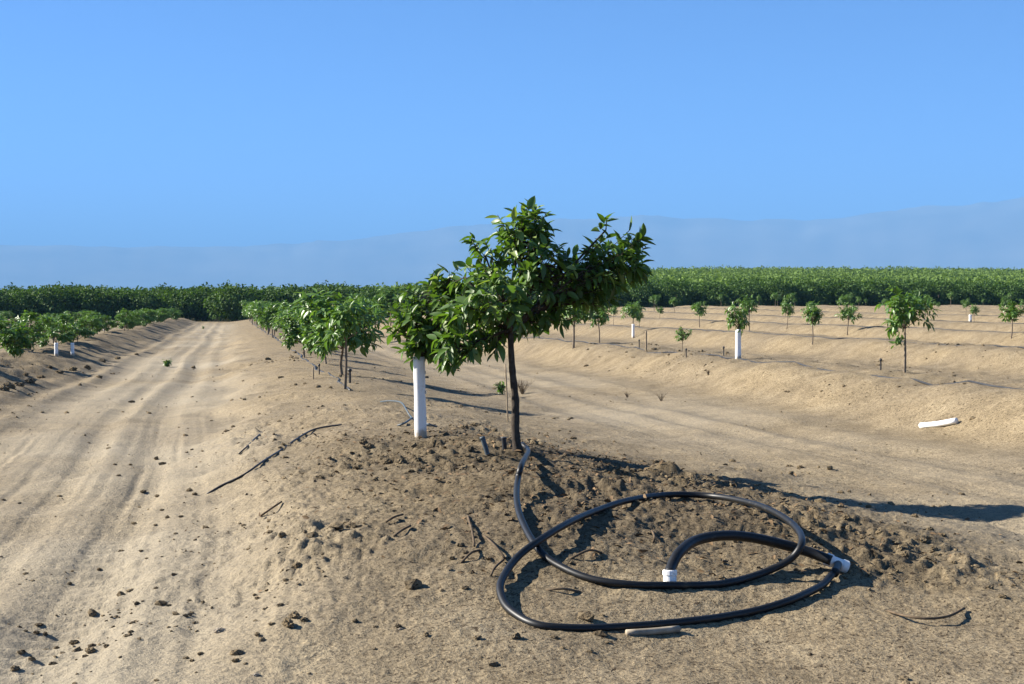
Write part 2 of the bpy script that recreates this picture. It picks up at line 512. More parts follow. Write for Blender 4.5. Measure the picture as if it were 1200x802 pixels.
# ------------------------------------------------------------------ haze
def build_haze():
    S, z0, z1 = 34000.0, -60.0, 1130.0
    V = [(x, y, z) for z in (z0, z1) for y in (-S, S) for x in (-S, S)]
    F = [(0, 2, 3, 1), (4, 5, 7, 6), (0, 1, 5, 4), (2, 6, 7, 3), (0, 4, 6, 2), (1, 3, 7, 5)]
    me = mesh_np('haze', V, F, False)
    m = bpy.data.materials.new('haze_air'); m.use_nodes = True
    nt = m.node_tree; nt.nodes.clear()
    out = nt.nodes.new('ShaderNodeOutputMaterial')
    pv = nt.nodes.new('ShaderNodeVolumePrincipled')
    pv.inputs['Color'].default_value = (.19, .43, .80, 1)
    pv.inputs['Density'].default_value = 1.45e-4
    pv.inputs['Density Attribute'].default_value = ''
    pv.inputs['Anisotropy'].default_value = 0.0
    nt.links.new(pv.outputs[0], out.inputs['Volume'])
    tag(obj('haze', me, m), 'pale blue summer haze over the far plain and mountains', kind='stuff')
build_haze()

# ------------------------------------------------------------------ leaves
def leaf_geo(seg=5, curl=0.25, fold=0.25, wid=0.30):
    """unit leaf along +X, normal +Z; seg stations, three verts each"""
    t = np.linspace(0, 1, seg + 1)
    w = wid * np.power(np.sin(np.pi * np.power(t, 0.85)), 0.8) * 0.5
    w[0] = 0.012; w[-1] = 0.006
    z = -curl * t * t
    x = t * (1 - 0.15 * abs(curl))
    V = []
    for k in range(seg + 1):
        V += [(x[k], w[k], z[k] + fold * w[k]), (x[k], 0, z[k] - fold * w[k] * .4), (x[k], -w[k], z[k] + fold * w[k])]
    F = []
    for k in range(seg):
        a = 3 * k
        F += [(a + 1, a + 4, a + 3, a), (a + 2, a + 5, a + 4, a + 1)]
    return np.array(V), np.array(F)

def frames(dirs, up, roll):
    """orthonormal frames: X along dir, Z near up, rolled"""
    X = dirs / (np.linalg.norm(dirs, axis=1)[:, None] + 1e-9)
    Y = np.cross(up, X); Y /= np.linalg.norm(Y, axis=1)[:, None] + 1e-9
    Z = np.cross(X, Y)
    c, s = np.cos(roll)[:, None], np.sin(roll)[:, None]
    Y2 = Y * c + Z * s
    Z2 = -Y * s + Z * c
    return np.stack([X, Y2, Z2], -1)       # columns

def place_leaves(geos, pos, fr, size, pick):
    vs, fs, o = [], [], 0
    for g, (lv, lf) in enumerate(geos):
        idx = np.where(pick == g)[0]
        if not len(idx): continue
        V = np.einsum('nij,vj->nvi', fr[idx], lv) * size[idx][:, None, None] + pos[idx][:, None, :]
        k = len(lv)
        vs.append(V.reshape(-1, 3))
        fs.append((lf[None] + (np.arange(len(idx)) * k)[:, None, None]).reshape(-1, 4) + o)
        o += len(idx) * k
    return np.vstack(vs), np.vstack(fs)

def foliage(blobs, ntips, lpt, rng, llen=(.082, .135), shell=0.45, droop=0.35):
    """leaf whorls at twig ends inside ellipsoids; returns leaf positions, dirs, ups, twig tips with blob index"""
    w = np.array([(b[1][0] * b[1][1] * b[1][2]) ** (2 / 3.) for b in blobs]); w /= w.sum()
    cen_all = np.mean([b[0] for b in blobs], axis=0)
    P, D, U, tips = [], [], [], []
    bi = rng.choice(len(blobs), ntips, p=w)
    for b in bi:
        c, rr = blobs[b]
        d = rng.normal(size=3); d /= np.linalg.norm(d)
        q = shell + (1 - shell) * rng.random() ** 0.6
        tip = c + d * rr * q
        tw = (tip - c) + 0.5 * (tip - cen_all); tw[2] += 0.10
        tw /= np.linalg.norm(tw) + 1e-9
        tips.append((b, tip, tw))
        n = max(4, int(rng.normal(lpt, 2)))
        a0 = rng.random() * 6.28
        s1 = np.cross(tw, [0.3, 0.2, 1.0]); s1 /= np.linalg.norm(s1)
        s2 = np.cross(tw, s1)
        for k in range(n):
            al = a0 + k * 2.4
            radial = s1 * math.cos(al) + s2 * math.sin(al)
            up_f = k / n
            dd = tw * (0.25 + 0.75 * up_f) + radial * (1.0 - 0.35 * up_f) + np.array([0, 0, -droop * (0.4 + rng.random())]) + rng.normal(size=3) * .18
            P.append(tip - tw * 0.11 * (1 - up_f)); D.append(dd)
            U.append(np.array([0, 0, 1.0]) + 0.45 * tw + rng.normal(size=3) * 0.28)
    P, D, U = np.array(P), np.array(D), np.array(U)
    size = rng.uniform(llen[0], llen[1], len(P)) * rng.uniform(.58, 1.12, len(P))
    return P, D, U, size, tips

def twig_geo(tips, blobs, b, root, r0, rng, seg=6):
    """one limb: root -> blob centre, with its twigs"""
    c = np.array(blobs[b][0])
    mid = (root + c) / 2 + rng.normal(size=3) * .03
    path = catmull([root, mid, c], 5)
    parts = [tube_geo(path, np.linspace(r0, r0 * .45, len(path)), 7)]
    for (bb, tip, tw) in tips:
        if bb != b: continue
        st = path[rng.integers(len(path) // 2, len(path))]
        m = (st + tip) / 2 + rng.normal(size=3) * .02 - np.array([0, 0, .01])
        pt = catmull([st, m, tip], 3)
        parts.append(tube_geo(pt, np.linspace(r0 * .33, .0022, len(pt)), 4))
    return join_geo(parts)

LEAVES = [leaf_geo(5, c, f, w) for c, f, w in ((.12, .35, .42), (.30, .45, .37), (.45, .30, .40), (.05, .55, .34), (.22, .2, .46))]
LEAVES_MID = [leaf_geo(3, c, f, w) for c, f, w in ((.15, .35, .38), (.35, .4, .34), (.45, .2, .40))]

def near_tree(name, label, base, blobs_px, fork_px, trunk_px, r_base, ntips, lpt, nsingle, seed, group=None):
    """a tree whose leaves can be told apart: big front leaves are parts of their own"""
    rng = np.random.default_rng(seed)
    d = depth_of(base); s = d / FPX
    bx = PW / 2 + FPX * (base - Vector((0, 0, CAM_Z))).dot(RIGHT) / d
    # base pixel row
    by = PH / 2 - FPX * (base - Vector((0, 0, CAM_Z))).dot(UPV) / d
    R, F = np.array(RIGHT), np.array(FWD)
    def loc(px, py, dep=0.0):
        return R * (px - bx) * s + np.array([0, 0, (by - py) * s]) + F * dep
    root = tag(empty(name, base), label, 'tree', group)
    tp = catmull([loc(*p) for p in trunk_px], 6)
    n = len(tp)
    rr = np.linspace(r_base, r_base * .62, n) * (1 + .10 * np.sin(np.arange(n) * 1.7) * rng.random(n))
    rr[:3] *= np.array([1.35, 1.2, 1.08])
    v, f = tube_geo(tp, rr, 12)
    obj('trunk', mesh_np('trunk', v, f), M['bark'], root)
    blobs = [(loc(b[0], b[1], b[4]), np.array([b[2] * s, b[5], b[3] * s])) for b in blobs_px]
    P, D, U, size, tips = foliage(blobs, ntips, lpt, rng)
    fork = loc(*fork_px)
    for b in range(len(blobs)):
        v, f = twig_geo(tips, blobs, b, fork + rng.normal(size=3) * .006 + np.array([0, 0, .02 * b / len(blobs)]), r_base * .42, rng)
        obj('branch', mesh_np('branch', v, f), M['bark'], root)
    fr = frames(D, U, rng.normal(size=len(P)) * .35)
    pick = rng.integers(0, len(LEAVES), len(P))
    # which leaves show largest from the front: coarse z-buffer over leaf sample points
    g = 0.022
    tt = np.linspace(.15, .9, 5)
    own = {}
    area = np.zeros(len(P))
    for i in range(len(P)):
        for t in tt:
            for w in (-.09, 0, .09):
                q = P[i] + (fr[i][:, 0] * t + fr[i][:, 1] * w) * size[i]
                key = (int(np.dot(q, R) // g), int(q[2] // g))
                dep = np.dot(q, F)
                if key not in own or own[key][0] > dep:
                    own[key] = (dep, i)
    for k, (dep, i) in own.items():
        area[i] += 1
    order = np.argsort(-area)
    singles = order[:nsingle]
    rest = order[nsingle:]
    v, f = place_leaves(LEAVES, P[rest], fr[rest], size[rest], pick[rest])
    crown = tag(obj('crown', mesh_np('crown', v, f), M['leaf'], root), kind='stuff')
    for i in singles:
        o = obj('leaf', LEAF_ME[pick[i]], None, crown)
        mm = Matrix([[*(fr[i][r] * size[i]), P[i][r]] for r in range(3)] + [[0, 0, 0, 1]])
        o.matrix_local = mm
    return root

LEAF_ME = []
for lv, lf in LEAVES:
    me = mesh_np('leaf', lv, lf); me.materials.append(M['leaf1']); LEAF_ME.append(me)

# front tree
T0 = hit(606, 528)
near_tree('young_fruit_tree', 'large-leaved young tree with a bare dark trunk standing above the black hose', T0,
    [(614, 272, 40, 34, 0.0, .24), (568, 298, 38, 32, .12, .24), (640, 312, 48, 44, -.05, .28), (722, 306, 38, 38, .05, .26),
     (588, 345, 50, 42, -.22, .26), (664, 338, 46, 34, .18, .28), (744, 286, 19, 20, 0, .14), (710, 270, 14, 18, .05, .11),
     (545, 372, 36, 34, .0, .24), (600, 378, 34, 24, .15, .22), (532, 408, 30, 24, -.1, .18), (575, 400, 26, 18, .05, .16), (617, 246, 16, 15, 0, .11), (545, 325, 22, 16, 0, .16), (640, 370, 34, 20, .1, .2), (698, 340, 30, 22, .1, .2), (690, 312, 26, 26, -.1, .2)],
    (599, 388), [(607, 531, 0), (604, 505, 0), (604, 470, .01), (601, 440, .0), (599, 412, .0), (598, 380, 0)],
    .032, 300, 9, 300, 21)
# tree in the white sleeve beside it
T1 = hit(493, 511)
near_tree('young_fruit_tree', 'drooping young tree growing out of the white trunk sleeve', T1,
    [(508, 345, 40, 26, 0, .22), (484, 376, 34, 28, -.05, .22), (515, 392, 36, 30, .1, .22), (545, 340, 22, 20, .1, .15), (470, 352, 16, 12, 0, .1), (498, 408, 30, 18, 0, .16), (462, 385, 14, 16, 0, .1), (528, 325, 26, 22, -.1, .16), (545, 362, 28, 26, -.2, .18), (520, 425, 18, 14, -.1, .1)],
    (495, 400), [(493, 513, 0), (493, 480, 0), (494, 440, .0), (495, 396, 0)],
    .018, 135, 9, 160, 33)

# ------------------------------------------------------------------ small leafy trees along the rows
def small_tree_protos():
    out = []
    for v in range(10):
        rng = np.random.default_rng(100 + v)
        low = v >= 5                                    # bushy, crown close to the soil
        big = v >= 7                                    # wide leafy heads of the row by the track
        hgt = 1.15
        cb = .25 if big else .06 if low else rng.uniform(.40, .5)
        nb = 6
        blobs = []
        for k in range(nb):
            a = k * 2.4 + rng.random()
            rad_ = rng.uniform(.08, .26 if not low else .36)
            zc = cb + .2 + (hgt - cb - .32) * (k + .3) / nb
            blobs.append((np.array([rad_ * math.cos(a), rad_ * math.sin(a), zc]), np.array([rng.uniform(.17, .27), rng.uniform(.17, .27), rng.uniform(.15, .22)])))
        P, D, U, size, tips = foliage(blobs, 62 if not low else 120, 9, rng, (.09, .15), .35)
        fr = frames(D, U, rng.normal(size=len(P)) * .35)
        lv, lf = place_leaves(LEAVES_MID, P, fr, size, rng.integers(0, 3, len(P)))
        crown = mesh_np('crown', lv, lf); crown.materials.append(M['leaf_mid'])
        tp = catmull([(0, 0, -.05), (rng.normal() * .015, rng.normal() * .015, cb * .6), (0, 0, cb + .12), (0, 0, hgt * .72)], 5)
        parts = [tube_geo(tp, np.linspace(.019, .008, len(tp)), 7)]
        for c, r_ in blobs:
            pt = catmull([(0, 0, cb + .1), (c + np.array([0, 0, cb + .1])) / 2, c], 3)
            parts.append(tube_geo(pt, np.linspace(.009, .004, len(pt)), 5))
        tv, tf = join_geo(parts)
        trunk = mesh_np('trunk', tv, tf); trunk.materials.append(M['bark_pale'])
        out.append((trunk, crown, hgt))
    return out
SMALL = small_tree_protos()

def small_tree(p, hgt, label, group=None, var=None, sx=1.0):
    k = random.randrange(5) if var is None else var
    tr, cr, h0 = SMALL[k]
    s = hgt / h0
    e = tag(empty('sapling', p, random.uniform(0, 6.28)), label, 'tree', group)
    e.scale = (s * sx * random.uniform(.9, 1.12), s * sx * random.uniform(.9, 1.12), s)
    e.rotation_euler = (random.gauss(0, .05), random.gauss(0, .05), random.uniform(0, 6.28))
    obj('trunk', tr, None, e)
    tag(obj('crown', cr, None, e), kind='stuff')
    return e

def top_height(p, ytop):
    d = depth_of(p)
    by = PH / 2 - FPX * (p - Vector((0, 0, CAM_Z))).dot(UPV) / d
    return (by - ytop) * d / FPX

# trees placed where they stand in the photograph (foot pixel, top row)
spec = [
    (1060, 437, 334, 'sapling with one low hanging leaf clump beside a drip line', None, 0, 1.05),
    (952, 404, 352, 'round-headed sapling alone on the second mound behind the sleeved sapling', None, 1, 1.0),
    (993, 393, 353, 'sapling on the third mound beside a smaller sapling', None, 2, 1.05),
    (1185, 397, 350, 'broad leafy sapling on the second mound at its bare end', None, 3, 1.1),
    (865, 421, 353, 'slim sapling rising out of a tall white sleeve on the next mound', None, 4, .75),
    (672, 408, 348, 'dense dark sapling seen behind the large-leaved tree', None, 1, 1.6),
    (702, 402, 352, 'sapling standing close behind the dense dark sapling', None, 2, 1.15),
    (742, 395, 352, 'sapling with a short white sleeve on its trunk', None, 0, 1.0),
    (820, 384, 352, 'small sapling between the two white sleeved saplings', None, 3, 1.0),
    (922, 386, 353, 'thin sapling standing beside the round-headed sapling', None, 4, .9),
    (404, 456, 340, 'sapling with a long bare stem beside its black stake', None, 0, 1.1),
]
PLACED = []
for (px, py, yt, lab, grp, var, sx) in spec:
    p = hit(px, py)
    PLACED.append((p.x, p.y))
    e = small_tree(p - Vector((0, 0, .01)), top_height(p, yt), lab, grp, var, sx)
    if px == 1060:                                       # leaf clump hanging low on this stem
        rng = np.random.default_rng(61)
        q = depth_of(p) / FPX
        c = np.array(p) - np.array(RIGHT) * 7 * q + np.array([0, 0, 40 * q])
        P = c + rng.normal(size=(26, 3)) * np.array([2.2, 2.2, 5.5]) * q
        D = rng.normal(size=(26, 3)) * .6 + np.array([0, 0, -.7])
        fr = frames(D, np.array([0, 0, .4]) + rng.normal(size=(26, 3)) * .5, rng.normal(size=26) * .4)
        lv, lf = place_leaves(LEAVES_MID, P, fr, rng.uniform(.06, .11, 26), rng.integers(0, 3, 26))
        st = catmull([np.array(p) + np.array([0, 0, 55 * q]), c + np.array([0, 0, 14 * q]), c], 3)
        cl_ = tag(obj('leaf_clump', mesh_np('leaf_clump', lv, lf), M['leaf_mid'], e), kind='stuff')
        sv, sf = tube_geo(st, np.linspace(.006, .003, len(st)), 5)
        sh = obj('side_shoot', mesh_np('side_shoot', sv, sf), M['bark_pale'], e)
        inv = Matrix.LocRotScale(e.location, e.rotation_euler, e.scale).inverted()
        cl_.matrix_parent_inverse = inv; sh.matrix_parent_inverse = inv


def free(x, y, r=1.6):
    return all((x - a) ** 2 + (y - b) ** 2 > r * r for a, b in PLACED)

v = 22.5
while v < 120:                                           # the front row going away beside the track
    x = 1.6 + random.uniform(-.25, .2)
    if free(x, v, 1.2):
        small_tree(Vector((x, v, hz(x, v) - .01)), random.uniform(.95, 1.35) * (1 + .002 * v), 'leafy sapling in the row along the right of the track',
                   'saplings along the right of the track', random.choice([0, 2, 7, 8, 9]), random.uniform(1.1, 1.35))
        PLACED.append((x, v))
    v += random.uniform(2.6, 4.8)
for x, v, hh in ((5.4, 58, 2.0), (6.6, 66, 2.1), (8.2, 74, 2.2), (7.2, 83, 2.2)):
    small_tree(Vector((x, v, hz(x, v) - .01)), hh, 'tall leafy sapling between the track row and the first bare mound', 'saplings behind the sleeved tree', random.choice([7, 8, 9]), 1.25)
    PLACED.append((x, v))
for k, u0 in enumerate(LEFT_U[:5]):                      # bushy rows left of the track
    v = (25 if k == 0 else 32 + 24 * k) 
    while v < 122:
        x = u0 + random.uniform(-.4, .3)
        small_tree(Vector((x, v, hz(x, v) - .01)), random.uniform(.6, .9) * (1 + .002 * v) * (1 if k == 0 else .72), 'bushy young tree in the %s row left of the track' % ['', 'second', 'third', 'fourth', 'fifth'][k] if k else 'low bushy tree on the mound left of the track',
                   'bushy trees of left row %d' % (k + 1) if k else 'low trees on the left mound', random.choice([5, 6]), 1.45)
        v += random.uniform(1.9, 2.7) if k == 0 else random.uniform(2.4, 3.4)
NTH = ['first', 'second', 'third', 'fourth', 'fifth', 'sixth', 'seventh', 'eighth', 'ninth', 'tenth', 'eleventh', 'twelfth']
for k, u0 in enumerate(ROW_U[1:13]):                     # sparse saplings on the mounds to the right
    v = max(14.0, u0 * 1.55) + random.uniform(0, 3)
    while v < 125:
        x = u0 + random.uniform(-.2, .2)
        near_ok = v > 26 and u0 / v < .66
        if near_ok and free(x, v, 3.0) and random.random() < (.42 if v < 60 else .6):
            small_tree(Vector((x, v, hz(x, v) - .01)), random.choice([random.uniform(.5, .8), random.uniform(.8, 1.35)]), 'thin sapling on the %s bare mound beyond the hose' % NTH[k],
                       'saplings on the %s bare mound' % NTH[k], random.randrange(5), random.uniform(.8, 1.1))
            PLACED.append((x, v))
        v += random.uniform(3.4, 4.4)

# ------------------------------------------------------------------ mature orchard behind
def tuft_cloud(n, rx, ry, rz, zc, size, rng, shell=.55):
    """many small leaf sprays through a lumpy crown"""
    d = rng.normal(size=(n, 3)); d /= np.linalg.norm(d, axis=1)[:, None]
    lump = 1 + .22 * np.sin(3 * np.arctan2(d[:, 1], d[:, 0]) + rng.random() * 6) * np.cos(2.3 * d[:, 2] + rng.random() * 6) + .10 * np.sin(7 * d[:, 0] + 5 * d[:, 2] + rng.random() * 6)
    q = shell + (1 - shell) * rng.random(n) ** .6
    P = d * (q * lump)[:, None] * np.array([rx, ry, rz]) + np.array([0, 0, zc])
    D = d + rng.normal(size=(n, 3)) * .6; D[:, 2] -= .25
    U = np.array([0, 0, 1.0]) + d * .8 + rng.normal(size=(n, 3)) * .4
    fr = frames(D, U, rng.normal(size=n) * .5)
    return P, fr, rng.uniform(.6, 1.2, n) * size

SPRAY = [leaf_geo(2, .3, .3, .75), leaf_geo(2, .1, .5, .65)]
ORCH = []
for k in range(4):
    rng = np.random.default_rng(300 + k)
    P, fr, sz = tuft_cloud(2600, 2.25, 2.25, 1.42, 1.72, .30, rng, .35)
    keep = P[:, 2] > .35
    P, fr, sz = P[keep], fr[keep], sz[keep]
    v_, f_ = place_leaves(SPRAY, P, fr, sz, rng.integers(0, 2, len(P)))
    cm = mesh_np('crown', v_, f_); cm.materials.append(M['leaf_far'])
    tp = catmull([(0, 0, -.2), (.04, .02, .5), (0, .05, 1.2), (.05, 0, 1.9)], 4)
    parts = [tube_geo(tp, np.linspace(.13, .06, len(tp)), 7)]
    for a in range(4):
        c = np.array([1.0 * math.cos(a * 1.6), 1.0 * math.sin(a * 1.6), 2.0])
        pt = catmull([(0, 0, .7), (c + np.array([0, 0, .7])) / 2, c], 3)
        parts.append(tube_geo(pt, np.linspace(.06, .02, len(pt)), 5))
    tv, tf = join_geo(parts)
    tm = mesh_np('trunk', tv, tf); tm.materials.append(M['bark'])
    ORCH.append((tm, cm))

def orchard_tree(x, y, h, label, group, name='orchard_tree', w=1.0):
    tm, cm = random.choice(ORCH)
    e = tag(empty(name, (x, y, hz(x, y) - .05), random.uniform(0, 6.28)), label, 'tree', group)
    s = h / 3.0
    e.scale = (s * w, s * w, s)
    obj('trunk', tm, None, e)
    tag(obj('crown', cm, None, e), kind='stuff')
    return e

for r in range(5):
    y = 140 + r * 5.5
    x = -34.0 - .12 * r * 5
    while x < 104:
        hgt = random.uniform(2.55, 3.0) * (1.10 if x < 12 else 1.0)
        orchard_tree(x + random.uniform(-.3, .3), y + random.uniform(-.4, .4), hgt,
                     'full-grown tree in the front edge of the orchard' if r == 0 else 'full-grown tree in the %s rank behind the orchard edge' % ['', 'first', 'second', 'third', 'fourth'][r],
                     'orchard front trees' if r == 0 else 'orchard trees of rank %d' % r)
        x += random.uniform(2.6, 3.1) if (r < 2 and x < 14) else random.uniform(3.4, 3.9) if r < 2 else random.uniform(4.2, 5.0)
p = hit(250, 383)
orchard_tree(0.2, 131, 3.2, 'tall rounded dark tree closing the end of the track', None, w=.95)

def hill_canopy():
    rng = np.random.default_rng(500)
    P_, F_, S_ = [], [], []
    y = 168.0
    while y < 452:
        lo, hi = -.16 * y, .70 * y
        xs = np.arange(lo, hi, 3.3) + rng.uniform(-.5, .5); rowj = rng.normal() * .28
        if y > 210: xs = xs[xs > .02 * y - 20]
        n = 230 if y < 260 else 150
        zs = height(xs, np.full(len(xs), y))
        hgt = 2.7 + rowj + .6 * vnoise(xs * .08, xs * 0 + y, 5) + rng.uniform(-.35, .35, len(xs))
        for x, z, h in zip(xs, zs, hgt):
            P, fr, sz = tuft_cloud(n, 1.95, 1.5, h * .42, h * .58, .46, rng, .8)
            ok = P[:, 2] > h * .42
            P_.append(P[ok] + np.array([x, y + rng.normal() * .3, z])); F_.append(fr[ok]); S_.append(sz[ok])
        y += 6.2 if y < 260 else 7.0
    P, fr, sz = np.vstack(P_), np.vstack(F_), np.concatenate(S_)
    one = [leaf_geo(1, .2, .3, .9)]
    # single quad sprays
    q = np.array([(0, -.32, 0), (.5, -.42, .04), (1, 0, -.1), (.5, .42, .04)])
    v_, f_ = place_leaves([(q, np.array([[0, 1, 2, 3]]))], P, fr, sz, np.zeros(len(P), int))
    tag(obj('orchard_canopy', mesh_np('orchard_canopy', v_, f_), M['leaf_hill']), 'pale green canopy of orchard rows climbing the far slope', 'orchard', kind='stuff')
hill_canopy()

def far_trees():
    for px, dist, h in ((92, 700, 9), (101, 720, 7), (213, 620, 6), (226, 640, 7.5), (284, 900, 8), (300, 950, 9), (318, 900, 7), (20, 800, 6), (45, 820, 6.5),
                        (150, 900, 6), (166, 930, 7), (335, 1000, 8), (250, 900, 7), (120, 860, 7)):
        a = YAW + math.atan((px - 600) / FPX)
        x, y = dist * math.sin(a), dist * math.cos(a)
        orchard_tree(x, y, h, 'distant dark tree on the plain beyond the orchard', 'distant trees on the plain', 'distant_tree', .75)
far_trees()

# ------------------------------------------------------------------ white trunk sleeves
def sleeve(p, h, r, label, group=None, lean=0.0, slits=True):
    e = tag(empty('trunk_sleeve', p), label, 'trunk sleeve', group)
    n, seg = 14, 28
    zs = np.linspace(-.02, h, n)
    prof = r * (1 + .035 * np.sin(zs / h * 9)) * np.linspace(1.03, .97, n)
    Vs, Fs = [], []
    outp = np.stack([np.zeros(n) + lean * zs, np.zeros(n), zs], -1)
    path = np.vstack([outp, outp[::-1]])
    rr = np.concatenate([prof, prof[::-1] - .004])
    # outer wall, rim, inner wall as one swept skin
    ang = np.arange(seg) / seg * 2 * math.pi
    V = np.stack([path[:, 0][:, None] + rr[:, None] * np.cos(ang), path[:, 1][:, None] + rr[:, None] * np.sin(ang), np.repeat(path[:, 2][:, None], seg, 1)], -1).reshape(-1, 3)
    m = len(path)
    i, j = np.meshgrid(np.arange(m - 1), np.arange(seg), indexing='ij')
    j2 = (j + 1) % seg
    F = np.stack([i * seg + j, i * seg + j2, (i + 1) * seg + j2, (i + 1) * seg + j], -1).reshape(-1, 4)
    obj('tube', mesh_np('sleeve_tube', V, F), M['sleeve'], e)
    if slits:
        for q, a in ((.22, -.35), (.55, -.35), (.80, -.35)):
            # stapled seam tabs
            ca, sa = math.cos(a - YAW * 0), math.sin(a)
            rloc = r * 1.02
            b = box_geo(.010, .016, .026)
            v2 = b[0] @ np.array([[math.cos(a), math.sin(a), 0], [-math.sin(a), math.cos(a), 0], [0, 0, 1]]) + np.array([rloc * math.cos(a) + lean * q * h, rloc * math.sin(a), q * h])
            obj('seam_tab', mesh_np('seam_tab', v2, b[1], False), M['dirty_white'], e)
    return e

def box_geo(sx, sy, sz):
    V = np.array([(x * sx / 2, y * sy / 2, z * sz / 2) for z in (-1, 1) for y in (-1, 1) for x in (-1, 1)])
    F = np.array([(0, 2, 3, 1), (4, 5, 7, 6), (0, 1, 5, 4), (2, 6, 7, 3), (0, 4, 6, 2), (1, 3, 7, 5)])
    return V, F

sleeve(T1, top_height(T1, 418), .046, 'tall clean white trunk sleeve standing left of the bare dark trunk', lean=-.02)
p = hit(865, 421); sleeve(p, top_height(p, 386), .050, 'white trunk sleeve around the slim sapling on the next mound', slits=False)
p = hit(742, 396); sleeve(p, top_height(p, 380), .050, 'short white trunk sleeve far behind the large-leaved tree', slits=False)
p = hit(1137, 377); sleeve(p, top_height(p, 369), .055, 'tiny white trunk sleeve on a far bare mound', slits=False)
for px in (66, 85):
    p = hit(px, 417); sleeve(p, top_height(p, 402), .042, 'small white trunk sleeve in the left mound beside its twin', 'pair of small white sleeves', slits=False)
p = hit(122, 388); sleeve(p, .2, .05, 'white trunk sleeve half hidden among the bushy left trees', slits=False)

# ------------------------------------------------------------------ hose with white fittings
def hpath(pts, n=8):
    return catmull([hit(px, py, off) for px, py, off in pts], n)

HR, FR = .0172, .0245
hose_pts = [(612, 521, .02), (618, 529, .06), (611, 543, .085), (606, 562, .08), (605, 585, .06), (612, 610, .04), (628, 638, .03), (652, 660, .016), (690, 677, .016),
            (740, 684, .016), (800, 687, .016), (850, 684, .017), (895, 672, .03), (927, 655, .09), (941, 634, .155), (931, 615, .13), (905, 598, .07), (870, 587, .035),
            (830, 581, .03), (785, 580, .018), (740, 586, .022), (700, 597, .032), (662, 614, .05), (630, 634, .062), (603, 657, .045), (588, 680, .03),
            (589, 700, .024), (603, 718, .018), (632, 731, .016), (680, 735, .016), (740, 733, .016), (810, 727, .016), (875, 718, .016), (925, 703, .017), (960, 686, .03), (978, 672, .04)]
hose = tag(empty('irrigation_hose', hit(760, 687)), 'black poly hose looped on the soil with two white fittings', 'hose')
ho = np.array(hose.location)
P_h = hpath(hose_pts)
nn = np.arange(len(P_h)) / 8.0
P_h[:, 2] += .010 * vnoise(nn * .9, nn * 0, 3) - .003
P_h[:, 0] += .014 * vnoise(nn * .8, nn * 0, 4); P_h[:, 1] += .02 * vnoise(nn * .8, nn * 0, 6)
v_, f_ = tube_geo(P_h - ho, HR, 14)
obj('hose_tube', mesh_np('hose_tube', v_, f_), M['hose'], hose)
arc = hpath([(974, 657, .055), (950, 648, .075), (920, 639, .10), (880, 630, .13), (845, 628, .15), (815, 634, .14), (796, 648, .10), (787, 664, .06), (785, 672, .045)])
v_, f_ = tube_geo(arc - ho, FR, 14)
obj('riser_tube', mesh_np('riser_tube', v_, f_), M['hose'], hose)
# white coupling (stepped sleeve with end collars) and white end cap
a = np.array(hit(968, 655, .055)); b = a + np.array(RIGHT) * .105 + np.array([0, 0, -.042])
L = b - a
prof = [(0, .029), (.04, .031), (.26, .031), (.30, .027), (.70, .027), (.74, .031), (.96, .031), (1.0, .026)]
v_, f_ = tube_geo([a + L * t - ho for t, _ in prof], [r for _, r in prof], 18)
coup = obj('coupling', mesh_np('coupling', v_, f_, False), M['fitting'], hose)
j = np.array(hit(978, 672, .04)); c0 = a + L * .55
v_, f_ = tube_geo(catmull([c0 - ho, (c0 + j) / 2 - ho, j - ho], 3), .021, 14)
obj('outlet', mesh_np('outlet', v_, f_), M['hose'], coup)
a, b = np.array(hit(785, 668, .055)), np.array(hit(785, 683, .0))
L = b - a
prof = [(0, .030), (.06, .033), (.40, .033), (.45, .030), (.93, .030), (1.0, .027)]
v_, f_ = tube_geo([a + L * t - ho for t, _ in prof], [r for _, r in prof], 18)
obj('end_cap', mesh_np('end_cap', v_, f_, False), M['fitting'], hose)

# ------------------------------------------------------------------ loose pipes, tubes and stakes
def lying_tube(name, pts, r, mat, label, cat, group=None, hollow=False, seg=10, n=6):
    P = hpath(pts, n)
    o = P.mean(axis=0)
    v_, f_ = tube_geo(P - o, r, seg)
    e = obj(name, mesh_np(name, v_, f_), M[mat], None, o)
    return tag(e, label, cat, group)

lying_tube('pipe_offcut', [(734, 742, .006), (765, 740, .012), (796, 737, .014)], .014, 'offcut', 'dusty pale pipe offcut half under the hose loop', 'pipe', n=3)
lying_tube('plastic_pipe', [(1079, 499, .03), (1100, 497, .035), (1121, 493, .04)], .033, 'white', 'white plastic pipe lying at the foot of the next mound', 'pipe', n=3)
lying_tube('drip_tube', [(243, 579, .0), (262, 568, .008), (285, 557, .006), (308, 541, .008), (330, 527, .004), (347, 515, .010), (364, 505, .016), (378, 501, .012), (400, 498, .0)], .008, 'drip', 'thin black drip tube half buried beside the track', 'tube')
lying_tube('drip_tube', [(280, 532, .0), (290, 523, .008), (300, 513, .007), (307, 507, -.004)], .007, 'drip', 'short black drip tube end poking out beside the track', 'tube')
lying_tube('feeder_tube', [(446, 471, .02), (458, 470, .05), (470, 472, .07), (476, 480, .06), (481, 488, .03), (488, 494, .02), (500, 497, .02), (512, 500, .0)], .008, 'greytube', 'grey feeder tube curling round the foot of the white sleeve', 'tube')
lying_tube('feeder_tube', [(466, 499, .0), (474, 496, .02), (483, 490, .03)], .009, 'greytube', 'short grey tube lying in front of the curled feeder tube', 'tube')

